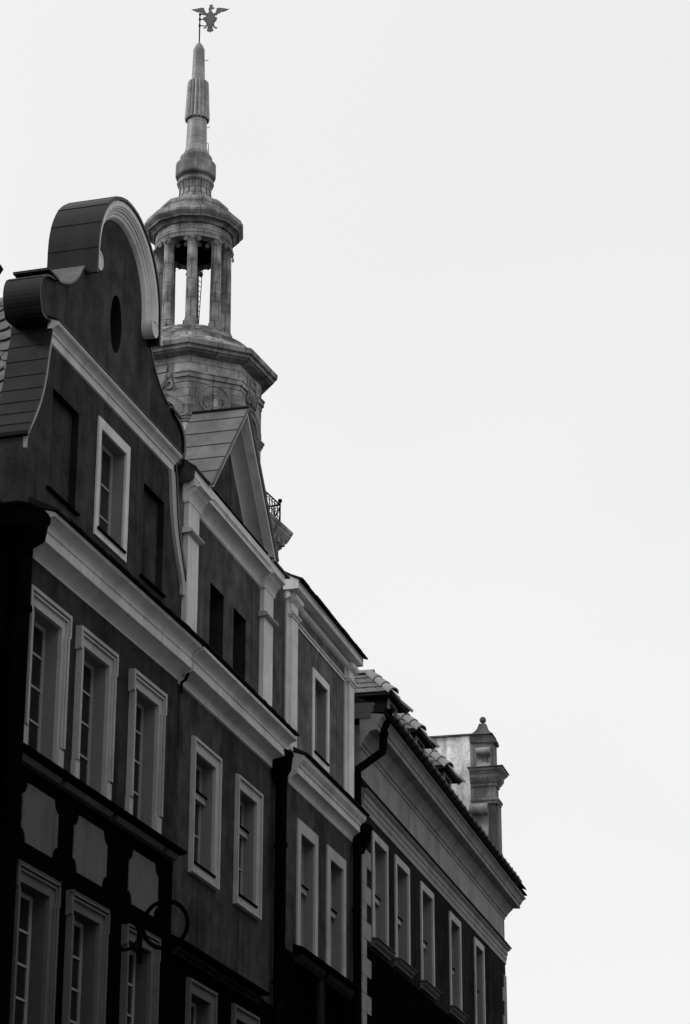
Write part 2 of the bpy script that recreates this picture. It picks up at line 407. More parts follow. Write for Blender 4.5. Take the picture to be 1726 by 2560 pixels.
# gable: half outline as distance from the axis u=2.6
GC = 2.6
low_h = [(2.96, 13.10), (2.96, 13.95)]
curve1 = smooth_curve([(2.96, 13.95), (2.88, 14.12), (2.75, 14.35), (2.61, 14.62), (2.50, 14.95), (2.42, 15.38), (2.36, 15.62), (2.345, 15.84)], 3)
roll1 = smooth_curve([(2.37, 15.845), (2.62, 15.82), (2.70, 15.93), (2.745, 16.08), (2.73, 16.23), (2.64, 16.35), (2.48, 16.43), (2.30, 16.47), (2.21, 16.53)], 3)
curve2 = smooth_curve([(2.15, 16.54), (1.99, 16.57), (1.76, 16.67), (1.55, 16.82), (1.40, 16.98), (1.27, 17.17)], 3)
top_h = [(1.20, 17.09), (1.20, 17.5)] + [(1.2 * math.cos(R(a)), 17.5 + 1.2 * math.sin(R(a))) for a in range(5, 90, 5)] + [(0, 18.7)]
right = low_h[:1] + curve1 + roll1 + curve2 + top_h
half = [(GC + d, z) for d, z in right]; lhalf = [(GC - d, z) for d, z in right]
outline = half + lhalf[::-1][1:]
oval = arc(2.57, 16.88, .225, .46, 0, 360, 36)[:-1]
nicheL, nicheR = rect(.50, 1.40, 13.57, 15.0), rect(3.85, 4.70, 13.54, 14.97)
gw = (2.16, 3.10, 13.66, 15.10)
m = MB(); m.prism(outline, -.42, 0, [oval, nicheL, nicheR, wall_hole(gw)])
gable = m.build('gable', 'render_A', A)
for q in ((.4, 1.5, 13.5, 15.1), (3.75, 4.8, 13.45, 15.05)): MB().box(q[0], q[1], -.16, -.10, q[2], q[3]).build('niche_back', 'render_A', gable)
m = MB(); m.prism(arc(2.57, 16.88, .27, .5, 0, 360, 36)[:-1], -.24, -.18)
m.prism(oval, -.179, -.004, [arc(2.57, 16.88, .213, .448, 0, 360, 36)[:-1]]); m.build('oval_niche', 'metal_dark', gable)
for q in (nicheL, nicheR):
    (x0, z0), _, (x1, z1), _ = q
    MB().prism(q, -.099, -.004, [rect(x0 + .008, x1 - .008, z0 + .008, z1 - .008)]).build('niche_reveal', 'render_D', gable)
for (u0, u1, z) in ((.42, 1.46, 13.565), (3.79, 4.76, 13.535)):
    MB().prof([(-.1, z + .05), (.05, z + .01), (.05, z - .02), (-.1, z)], u0, u1).build('niche_sill', 'pipe', gable)
window(A, (2.05, 3.235, 13.52, 15.25), gw, 'trim', proud=.025, bars=(14.05, 14.52), mould=False, sill=(2.12, 3.15, .05, 13.64), wood='wood')
# string course between the gable stages
m = MB(); m.prof([(0, 15.545), (.03, 15.555), (.035, 15.66), (.055, 15.67), (.06, 15.70), (.075, 15.72), (.10, 15.745), (.14, 15.765), (.155, 15.785), (.155, 15.815), (0, 15.88)], .22, 4.98)
sc = m.build('string_course', 'trim', gable)
m = MB(); m.prof([(0, 15.886), (.17, 15.818), (.17, 15.832), (0, 15.91)], .20, 5.0); m.build('string_flashing', 'metal_dark', sc)
# light bands that follow the lower curves
for sgn in (1, -1):
    m = MB()
    c = [(GC + sgn * d, z) for d, z in ([(2.955, 13.80)] + curve1[:18])]
    inn = [(GC + sgn * (d - .17 + .10 * max(0, (14.3 - z))), z) for d, z in ([(2.955, 13.80)] + curve1[:18])]
    if sgn > 0: m.prism(c + inn[::-1], -.01, .05)
    else: m.prism(c + [(x - .1, z) for x, z in inn[::-1]], -.01, .05)
    m.build('curved_band', 'trim_dim', gable)
# arch mouldings and their scroll ends
def arch_band(r0, r1, w1, zb, mb):
    def path(r): return [(GC + r, zb)] + [(GC + r * math.cos(R(a)), 17.5 + r * math.sin(R(a))) for a in range(0, 181, 4)] + [(GC - r, zb)]
    mb.prism(path(r0) + path(r1)[::-1], -.005, w1)
AP_ = [(1.192, -.005), (1.192, .165), (1.115, .165), (1.105, .15), (1.09, .145), (1.075, .125), (1.06, .12), (1.05, .095), (1.02, .09), (1.005, .065), (.985, .07), (.965, .06), (.95, .035), (.94, .012), (.935, -.005)]
def apath(r): return [(GC + r, 17.26)] + [(GC + r * math.cos(R(a)), 17.5 + r * math.sin(R(a))) for a in range(0, 181, 4)] + [(GC - r, 17.26)]
m = MB(); rows = [apath(r) for r, _ in AP_]; q_ = len(rows[0])
m.add([m.P(p[0], AP_[i][1], p[1]) for i, r_ in enumerate(rows) for p in r_], [(q_ * i + k, q_ * i + k + 1, q_ * i + q_ + k + 1, q_ * i + q_ + k) for i in range(len(rows) - 1) for k in range(q_ - 1)])
ar = m.build('arch_moulding', 'trim', gable, smooth=True)
for sx_, sz_ in ((1.06, 17.29), (-1.115, 17.33)):
    m = MB(); m.prism(arc(GC + sx_, sz_, .130, .145, 0, 360, 24)[:-1], -.002, .16)
    m.prism(arc(GC + sx_, sz_, .130, .145, 0, 360, 24)[:-1], .155, .172, [arc(GC + sx_, sz_, .10, .112, 0, 360, 24)[:-1]])
    m.build('scroll', 'trim', ar)
# sheet-metal covers
cov = MB()
for sgn in (1, -1):
    c1 = [(GC + sgn * (d - .0), z) for d, z in curve1]; r1 = [(GC + sgn * d, z) for d, z in roll1]; c2 = [(GC + sgn * d, z) for d, z in curve2]
    th = -.075 if sgn > 0 else .03
    ribbon(cov, c1, -.52, .065, th); seams(cov, c1, -.52, .067, .235, th + (.008 if th > 0 else -.008), .012)
    ribbon(cov, r1, -.48, .045, th); seams(cov, r1, -.48, .047, .40, th + (.008 if th > 0 else -.008), .012)
    e = c1[0]; cov.box(min(e[0], e[0] + sgn * .04), max(e[0], e[0] + sgn * .04), -.52, .075, e[1] + .02, e[1] + .07)
    cov.box(min(GC + sgn * 2.2, GC + sgn * 2.55), max(GC + sgn * 2.2, GC + sgn * 2.55), -.46, .06, 16.50, 16.535)
tp = [(GC + d, z) for d, z in top_h] + [(GC - d, z) for d, z in top_h[::-1][1:]]
ribbon(cov, tp, -.56, .19, -.045); seams(cov, tp, -.56, .192, .42, -.053, .012)
cov.build('metal_cover', 'metal_dark', gable)
for sgn in (1, -1):
    m = MB(); ribbon(m, [(GC + sgn * d, z) for d, z in curve2], -.45, .02, (-.025 if sgn > 0 else .025))
    m.build('shoulder_flashing', 'metal_roof', gable)
# main roof with beaver-tail tiles behind the gable
m = MB(); m.prism([(-.35, 13.3), (5.45, 13.3), (2.6, 17.42)], -8, -.62)
rf = m.build('roof', 'tile_dark', A)
t = MB(); sl_ = Vector((2.95, 4.12)).normalized(); nn = Vector((-sl_.y, sl_.x))
for row in range(17):
    for c in range(12):
        if row * .30 > 4.85: continue
        w0 = -.63 - c * .27 - (row % 2) * .135
        b = Vector((-.35, 13.3)) + sl_ * (row * .30)
        lift = .045 + random.uniform(0, .012)
        pts = []
        for dw, ds in [(0, .46), (.262, .46), (.262, .14), (.24, .07), (.19, .02), (.131, 0), (.07, .02), (.022, .07), (0, .14)]:
            q = b + sl_ * ds + nn * (lift * (1 - ds / .46) + .006)
            pts.append((q.x, w0 - dw, q.y))
        q2 = [(x - nn.x * .018, ww, z - nn.y * .018) for x, ww, z in pts]
        n = len(pts)
        t.add([t.P(*p) for p in pts + q2], [tuple(range(n)), tuple(range(n, 2 * n))] + [(i, (i + 1) % n, n + (i + 1) % n, n + i) for i in range(n)])
t.build('roof_tiles', 'tile', rf)
m = MB()
m.tubel([(2.6, -.7 - i * .2, 17.44) for i in range(27)], [.10 + .012 * (i % 2) for i in range(27)], 12)
m.build('ridge_tiles', 'ridge', rf, smooth=True)
drainpipe(A, [(-.47, .14, 12.5), (-.47, .14, 0)], .115, (-.98, -.18, .44, 12.30, 12.80, .13), [(-.47, .14, z) for z in (3, 6, 9, 11.6)])

# ------------------------------------------------------------------ iron sign bracket on house A
S = thing('iron_sign_bracket', 'black wrought iron bracket with two rings projecting from the black lower facade', 'bracket',
          A.matrix_basis @ Vector((3.2, 0, 8.22)), R(73.5934))
m = MB()
def ring(c, r, n=28): return [(0, c[0] + r * math.cos(i * math.tau / n), c[1] + r * math.sin(i * math.tau / n)) for i in range(n + 1)]
m.tubel(ring((.76, .19), .31), .029, 8); m.tubel(ring((.21, .08), .19), .026, 8)
m.build('ring', 'iron', S, smooth=True)
m = MB(); m.tubel([(0, 0, .24), (0, .25, .27), (0, .50, .30)], .03, 8); m.tubel([(0, .42, -.30), (0, .42, .27)], .03, 8)
m.tubel([(0, 0, -.30), (0, .0, .45)], .03, 8); m.box(-.06, .06, 0, .012, -.34, .48)
m.build('arm', 'iron', S, smooth=True)

# ------------------------------------------------------------------ house B: pedimented
B = thing('pediment_house', 'dark plaster house with a metal-roofed triangular pediment and two pale pilasters', 'house',
          (-2.42277, 34.25664, 0), R(75.0699), HOUSES)
BU1 = 5.335
rowB = [(.66, 1.975, .78, 1.75), (2.83, 4.145, 2.94, 3.895)]
lowB = [(.70, 1.98, .80, 1.74), (2.85, 4.12, 2.96, 3.88)]
atB = [(1.40, 2.09, 13.42, 14.50), (2.60, 3.26, 13.42, 14.49)]
m = MB(); m.prism(rect(0, BU1 - .003, 8.64, 12.9), -WALL_T, 0, [wall_hole((c, d, 10.0, 11.64)) for (_, _, c, d) in rowB])
m.box(0, BU1 - .003, -8, -WALL_T - .002, 0, 12.9)
m.build('wall', 'render_B', B)
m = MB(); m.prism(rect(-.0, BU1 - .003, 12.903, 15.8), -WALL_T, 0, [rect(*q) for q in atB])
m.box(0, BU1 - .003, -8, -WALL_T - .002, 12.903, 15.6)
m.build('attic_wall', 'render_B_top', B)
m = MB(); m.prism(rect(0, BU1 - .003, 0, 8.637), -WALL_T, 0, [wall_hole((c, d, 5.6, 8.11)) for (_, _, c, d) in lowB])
lf = m.build('lower_facade', 'black', B)  # black from the window hoods down
lf['label'] = 'black lower facade'
for (a, b, c, d) in rowB:
    window(B, (a, b, 9.81, 11.845), (c, d, 10.0, 11.64), 'trim_dim', bars=(10.56,), transom=11.13, sill=(c - .06, d + .05, .06, 9.99), wood='wood')
for (a, b, c, d) in lowB:
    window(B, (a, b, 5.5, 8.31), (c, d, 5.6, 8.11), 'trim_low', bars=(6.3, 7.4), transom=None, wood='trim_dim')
for q in atB:
    m = MB(); r_ = .02
    m.prism(rect(*q), -.30, -.24, [rect(q[0] + .06, q[1] - .06, q[2] + .06, q[3] - .06)])
    m.box((q[0] + q[1]) / 2 - .03, (q[0] + q[1]) / 2 + .03, -.29, -.235, q[2] + .06, q[3] - .06)
    m.box(q[0] + .06, q[1] - .06, -.285, -.25, 14.02, 14.05)
    wn = m.build('window', 'trim_low', B)
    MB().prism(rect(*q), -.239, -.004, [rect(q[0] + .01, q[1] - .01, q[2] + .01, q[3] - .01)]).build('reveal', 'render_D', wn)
    MB().box(q[0] + .06, q[1] - .06, -.285, -.272, q[2] + .06, q[3] - .06).build('pane', 'glass', wn)
    MB().prof([(-.25, q[2] + .05), (.04, q[2] + .01), (.04, q[2] - .02), (-.25, q[2])], q[0] - .0, q[1] + .0).build('sill', 'pipe', wn)
for (u0, u1) in ((.0, 1.93), (2.10, 4.18)):
    m = MB(); m.prof([(0, 8.645), (.20, 8.645), (.21, 8.68), (0, 8.78)], u0, u1)
    hd = m.build('hood', 'pipe', B)
    m = MB(); m.prof([(0, 8.50), (.06, 8.50), (.08, 8.54), (.12, 8.565), (.12, 8.60), (.05, 8.643), (0, 8.643)], u0 + .06, u1 - .06)
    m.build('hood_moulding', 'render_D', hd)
m = MB(); m.prof([(w_ * 1.06 + (.012 if w_ else 0), z - .025) for w_, z in CORNB], 0, 4.93); cB = m.build('cornice', 'trim', B)
MB().tubel([(.02, .16, 12.62), (.04, .10, 12.50), (.02, .05, 12.46), (.02, .05, 12.30)], .022, 6).build('hook', 'pipe', cB)
m = MB(); m.prof([(0, 13.11), (.40, 13.005), (.40, 13.03), (0, 13.24)], 0, 4.96); tile_edge(m, .02, 4.97, .425, 13.012, .17)
m.build('cornice_flashing', 'tile_dark', cB)
# pilasters, ring mouldings
def ring_prof(z, wd, h=.085):
    return [(0, z)] + [(wd * math.sin(R(a)), z + h * .5 - h * .5 * math.cos(R(a))) for a in range(15, 180, 15)] + [(0, z + h)]
for (u0, u1) in ((.06, .56), (4.0, 4.51)):
    m = MB(); m.box(u0, u1, -.01, .08, 13.1, 15.36)
    p = m.build('pilaster', 'trim', B)
    m = MB(); rp = [(w_ + (.081 if w_ > 0 else .0), z) for w_, z in ring_prof(14.79, .075)]
    m.prof(rp, u0 - .07, u1 + .07); m.build('ring_moulding', 'trim_dim', p)
# entablature
cove = [(.0, 15.31)] + [(.02 + .17 * (1 - math.cos(R(a))), 15.33 + .19 * math.sin(R(a))) for a in range(0, 91, 10)] + [(.20, 15.525), (.20, 15.56), (0, 15.56)]
m = MB(); m.prof(cove, -.02, 4.62)
for (u0, u1) in ((.02, .62), (3.95, 4.58)):
    m.prof([(w_ + .07, z + (-.035 if z < 15.5 else -.004)) if w_ > 0 else (w_, z - .03 if z < 15.5 else z - .004) for w_, z in cove], u0, u1)
m.prof([(0, 15.561), (.13, 15.561), (.13, 15.60), (0, 15.60)], -.02, 4.66)
m.prof([(0, 15.601), (.175, 15.601), (.185, 15.625), (.205, 15.635), (.205, 15.745), (0, 15.745)], -.06, 4.74)
en = m.build('entablature', 'trim', B)
MB().prof([(-.4, 15.50), (.165, 15.58), (.195, 15.63), (.195, 15.745), (-.4, 16.20)], -.10, -.062).build('end_wall', 'render_B', en)
MB().prof([(-.4, 16.21), (.25, 15.75), (.25, 15.772), (-.4, 16.24)], -.14, .66).build('flashing', 'metal_dark', en)
MB().prof([(-.3, 15.80), (.25, 15.75), (.25, 15.772), (-.3, 15.83)], 3.9, 4.92).build('flashing', 'metal_dark', en)
# pediment
PA = (2.30, 17.72); PL = (.58, 15.75); PR = (4.02, 15.75)
def tri(d):
    """pediment triangle moved inwards by d, base kept"""
    sl2 = math.hypot(PA[0] - PL[0], PA[1] - PL[1]); k = (PA[1] - PL[1]) / (PA[0] - PL[0])
    dz = d * math.sqrt(1 + k * k); return [(PL[0] + dz / k, PL[1]), (PR[0] - dz / k, PR[1]), (PA[0], PA[1] - dz)]
def rake(mb, d0, d1, w0, w1): mb.prism(tri(d0)[:1] + [tri(d0)[2]] + [tri(d0)[1]] + [tri(d1)[1], tri(d1)[2], tri(d1)[0]], w0, w1)
m = MB(); rake(m, .057, .125, -.15, .09); rake(m, .127, .15, -.15, .15)
L_ = [(.151, .135)] + [(.301 - .15 * math.cos(R(a)), .13 - .20 * math.sin(R(a))) for a in range(0, 91, 9)]
rows = [[tri(d)[0], tri(d)[2], tri(d)[1]] for d, _ in L_]
m.add([m.P(p[0], L_[i][1], p[1]) for i, r_ in enumerate(rows) for p in r_], [(3 * i + k, 3 * i + k + 1, 3 * i + 4 + k, 3 * i + 3 + k) for i in range(len(rows) - 1) for k in (0, 1)])
ped = m.build('pediment', 'trim_dim', B)
m = MB(); rake(m, .0, .055, -.15, .265); m.build('rake_moulding', 'trim', ped)
MB().prism(tri(.06), -.5, -.07).build('tympanum', 'render_B', ped)
m = MB(); m.prof([(-.1, 15.82), (.20, 15.75), (.215, 15.75), (.215, 15.785), (-.1, 15.86)], .86, 3.72); m.build('tympanum_flashing', 'pipe', ped)
m = MB()
m.prism([PL, PA, PR, (PR[0] + .04, PR[1]), (PA[0], PA[1] + .045), (PL[0] - .04, PL[1])], -.66, .295)
k_ = (PA[1] - PL[1]) / (PA[0] - PL[0])
pr = m.build('pediment_roof', 'metal_roof', ped)
m = MB(); lp = [(PL[0] - .04, PL[1]), (PA[0], PA[1] + .045), (PR[0] + .04, PR[1])]
seams(m, lp[:2], -.66, .296, .47, .009, .012); seams(m, lp[1:], -.66, .296, .47, .009, .012)
ribbon(m, lp, .285, .30, .03); m.tubel([(PA[0], .30, PA[1] + .055), (PA[0], -.67, PA[1] + .055)], .035, 8)
m.build('roof_seams', 'metal_dark', pr)
m = MB(); m.prof([(-.45, 15.8), (-.45, 15.85), (-8, 17.6), (-8, 15.8)], 0, BU1 - .003); m.build('roof', 'tile_dark', B)
drainpipe(B, [(4.92, .13, 12.3), (4.92, .13, 0)], .095, (4.68, 5.18, .30, 12.25, 12.74, .12), [(4.92, .13, z) for z in (3, 6, 9, 11.2)])
# thin silver conductor beside the scrolled gable
m = MB(); m.tubel([(1.80, -.70, 16.70), (1.86, -.70, 16.86), (1.92, -.70, 17.03), (2.03, -.70, 17.2), (2.17, -.70, 17.29), (2.4, -.7, 17.3)], .016, 8); m.build('vent_pipe', 'ridge', B, smooth=True)

# ------------------------------------------------------------------ house C: narrow attic with one window
C = thing('attic_house', 'narrow mid-grey plaster house with one attic window between two pilasters', 'house',
          (-1.04822, 39.41166, 0), R(75.3924), HOUSES)
CU1 = 5.2475
rowC = [(.99, 2.27, 1.18, 2.07), (2.88, 4.18, 3.10, 3.985)]
m = MB(); m.prism(rect(0, CU1 - .003, 9.70, 12.9), -WALL_T, 0, [wall_hole((c, d, 9.86, 11.79)) for (_, _, c, d) in rowC])
m.box(0, CU1 - .003, -8, -WALL_T - .002, 0, 12.9)
m.build('wall', 'render_B', C)
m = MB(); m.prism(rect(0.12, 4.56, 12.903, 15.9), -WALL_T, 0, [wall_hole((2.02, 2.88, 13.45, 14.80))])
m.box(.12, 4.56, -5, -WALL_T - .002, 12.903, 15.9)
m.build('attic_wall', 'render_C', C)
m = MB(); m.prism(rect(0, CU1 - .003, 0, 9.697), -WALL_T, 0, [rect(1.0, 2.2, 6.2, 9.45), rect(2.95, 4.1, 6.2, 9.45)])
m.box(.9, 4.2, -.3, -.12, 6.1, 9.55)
lf = m.build('lower_facade', 'black', C)  # black from the ledges down
lf['label'] = 'black lower facade with tall recesses'
MB().box(2.34, 2.66, 0, .05, 5, 9.55).build('pilaster', 'render_D', lf)
for (a, b, c, d) in rowC:
    window(C, (a, b, 9.80, 12.0), (c, d, 9.86, 11.79), 'trim_dim', proud=.03, bars=(), transom=10.98, mould=False, wood='wood')
window(C, (1.89, 3.005, 13.305, 14.935), (2.02, 2.88, 13.45, 14.80), 'trim', proud=.022, bars=(13.92, 14.36), mould=False, sill=(1.98, 2.93, .045, 13.44), wood='wood')
for (u0, u1) in ((.82, 2.52), (2.60, 4.46)):
    m = MB(); m.prof([(0, 9.70), (.16, 9.72), (.19, 9.76), (.19, 9.79), (0, 9.86)], u0, u1); hd = m.build('ledge', 'pipe', C)
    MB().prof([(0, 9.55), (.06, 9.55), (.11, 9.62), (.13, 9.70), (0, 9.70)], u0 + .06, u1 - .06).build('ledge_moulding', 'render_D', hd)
CORC = [(0, 12.47), (.015, 12.49), (.03, 12.535), (.06, 12.575), (.10, 12.605), (.145, 12.62), (.165, 12.63), (.165, 12.745), (.185, 12.75), (.20, 12.79), (.235, 12.825), (.265, 12.86), (.27, 12.93), (0, 13.02)]
m = MB(); m.prof(CORC, .45, 4.70); cC = m.build('cornice', 'trim', C)
m = MB(); m.prof([(0, 13.03), (.31, 12.935), (.31, 12.955), (0, 13.14)], .42, 4.72); tile_edge(m, .44, 4.73, .335, 12.945, .15); m.build('cornice_flashing', 'tile_dark', cC)
for (u0, u1) in ((.29, .66), (4.19, 4.53)):
    m = MB(); m.box(u0, u1, -.01, .085, 13.0, 15.76); m.box(u0 - .11, u0, -.01, .03, 13.0, 15.76)
    p = m.build('pilaster', 'trim', C)
    m = MB(); m.prof([(w_ + (.085 if w_ > 0 else 0), z) for w_, z in ring_prof(15.36, .05, .07)], u0 - .06, u1 + .06)
    m.prof([(0, 15.33), (.105, 15.33), (.105, 15.358), (0, 15.358)], u0 - .03, u1 + .03); m.build('ring_moulding', 'trim', p)
m = MB(); m.prof(ring_prof(15.375, .05, .06), .66, 4.19); m.prof([(0, 15.335), (.022, 15.335), (.022, 15.373), (0, 15.373)], .66, 4.19)
m.build('string_course', 'trim', C)
m = MB(); m.prof([(0, 15.62)] + [(.09 * math.sin(R(a)), 15.69 - .07 * math.cos(R(a))) for a in range(10, 180, 10)] + [(0, 15.765)], .13, 4.555)
for (u0, u1) in ((.25, .72), (4.14, 4.60)):
    m.prof([(0, 15.60)] + [(.08 + .09 * math.sin(R(a)), 15.685 - .08 * math.cos(R(a))) for a in range(0, 181, 10)] + [(0, 15.765)], u0, u1)
m.prof([(0, 15.766), (.225, 15.768), (.24, 15.78), (.245, 15.92), (-.62, 16.42), (-.62, 15.766)], .10, 4.60)
en = m.build('entablature', 'trim', C)
m = MB(); m.prof([(-.62, 16.43), (.29, 15.905), (.29, 15.925), (-5, 18.98), (-5, 18.9)], .07, 4.63)
tile_edge(m, .07, 4.64, .325, 15.905, .42, .03); m.build('roof', 'tile_dark', C)
drainpipe(C, [(4.62, .11, 12.4), (4.62, .11, 0)], .07, (4.64, 5.10, .32, 12.30, 12.80, .09), [(4.62, .11, z) for z in (3, 6, 9, 11.2)])

# ------------------------------------------------------------------ house D: long facade, ledge, frieze, gutter and dormers
D = thing('long_cornice_house', 'long dark house with quoins, wide frieze and three hipped dormers above the gutter', 'house',
          (.27519, 44.48956, 0), R(76.1774), HOUSES)
DU1 = 15.03
rowD = [(.99, 2.29), (2.93, 4.22), (5.30, 6.58), (8.23, 9.46), (11.03, 12.19)]
innD = [(a + .125, b - .13) for a, b in rowD]
m = MB(); m.prism(rect(.0, DU1, 10.80, 13.3), -WALL_T, 0, [wall_hole((c, d, 11.0, 12.91)) for c, d in innD])
m.box(0, DU1, -7.5, -WALL_T - .002, 0, 14.9)
m.build('wall', 'render_D', D)
lf = MB().prism(rect(0, DU1, 0, 10.797), -WALL_T, 0).build('lower_facade', 'black', D)  # black colour stands in for the darkness below the sills
lf['label'] = 'black lower facade'
MB().prism(rect(.16, DU1, 13.303, 14.9), -WALL_T, 0.0).build('frieze', 'frieze', D)
for (a, b), (c, d) in zip(rowD, innD):
    wn = window(D, (a, b, 11.0, 13.06), (c, d, 11.0, 12.91), 'trim_dim', depth=.19, proud=.03, bars=(11.5,), transom=11.95, mould=False, wood='trim_dim')
    m = MB(); m.prof([(0, 10.86), (.05, 10.86), (.06, 10.90), (.10, 10.93), (.12, 10.97), (.12, 10.99), (0, 10.995)], a - .08, b + .05); m.prof([(0, 10.996), (.155, 10.992), (.155, 11.006), (0, 11.03)], a - .12, b + .09)
    m.build('sill', 'trim_low', wn)
for end in (0, 1):
    m = MB()
    for i in range(20):
        z1 = 12.90 - i * .335
        if end == 0: m.box(.14, .86 if i % 2 else .50, -.01, .02, z1 - .325, z1)
        else: m.box(14.55 if i % 2 else 14.75, DU1 + .02, -.3, .02, z1 - .325, z1)
    m.build('quoins', 'frieze', D)
# ledge under the frieze
LED = [(0, 13.18), (.02, 13.18), (.022, 13.29), (.035, 13.295), (.04, 13.40), (.055, 13.405), (.06, 13.50), (.09, 13.52), (.12, 13.555), (.12, 13.575), (0, 13.60)]
m = MB(); m.prof(LED, .16, DU1, 0, 1, .006, 15.0)
ld = m.build('ledge', 'frieze', D)
m = MB(); m.prof([(0, 13.605), (.15, 13.58), (.15, 13.595), (0, 13.79)], .15, DU1, 0, 1, .006, 15.0); m.build('ledge_flashing', 'tile_dark', ld)
# main cornice
CRD = [(0, 14.27), (.02, 14.28), (.025, 14.33), (.06, 14.36), (.08, 14.41), (.12, 14.47), (.17, 14.53), (.18, 14.535), (.18, 14.57), (.34, 14.60), (.34, 14.69), (.36, 14.70), (.38, 14.76), (.41, 14.81), (.46, 14.85), (.46, 14.88), (0, 14.95)]
m = MB(); m.prof(CRD, .02, DU1, 0, 1, .010, 15.03)
cD = m.build('cornice', 'frieze', D)
m = MB(); m.box(.0, .14, -.5, .27, 15.09, 15.27); m.box(.0, .10, -.5, .22, 14.98, 15.088); m.build('eave_box', 'trim_low', cD)
# roof
m = MB(); m.prof([(.47, 14.93), (.50, 14.955), (-5.5, 18.3), (-7, 17.3), (-7, 14.93)], .02, DU1, 0, 1, .010, 15.03)
rf = m.build('roof', 'tile_dark', D)
m = MB(); tile_edge(m, .1, 15.3, .53, 15.02, .2, .025); m.build('eave_tiles', 'tile_dark', rf)
# gutter with its straps
gz = lambda u: 15.135 - .0095 * u
m = MB(); n = 10
for i in range(32):
    u0, u1 = .28 + i * .4325, .28 + (i + 1) * .4325
    sec = [(.52 + .095 * math.sin(R(a)), -.095 * math.cos(R(a))) for a in range(-80, 81, 20)]
    sec2 = [(.52 + .085 * math.sin(R(a)), -.085 * math.cos(R(a))) for a in range(80, -81, -20)]
    m.prof([(w_, gz((u0 + u1) / 2) + z) for w_, z in sec + sec2], u0, u1)
    st = [(.52 + .106 * math.sin(R(a)), -.106 * math.cos(R(a))) for a in range(-95, 96, 19)]; st2 = [(.52 + .0955 * math.sin(R(a)), -.0955 * math.cos(R(a))) for a in range(95, -96, -19)]
    m.prof([(w_, gz(u0) + z) for w_, z in st + st2], u0 - .018, u0 + .018)
gt = m.build('gutter', 'metal_dark', D)
dp = drainpipe(D, [(.36, .40, 15.10), (.37, .37, 14.46), (.36, .36, 14.40), (-.60, .12, 13.82), (-.63, .11, 13.75), (-.63, .11, 13.0)], .075, None, [(.365, .385, 14.75)])
MB().lathe([(.08, 14.88), (.09, 14.95), (.14, 15.12), (.15, 15.2), (.13, 15.2)], 16, (.36, -.42)).build('outlet', 'pipe', dp, smooth=True)
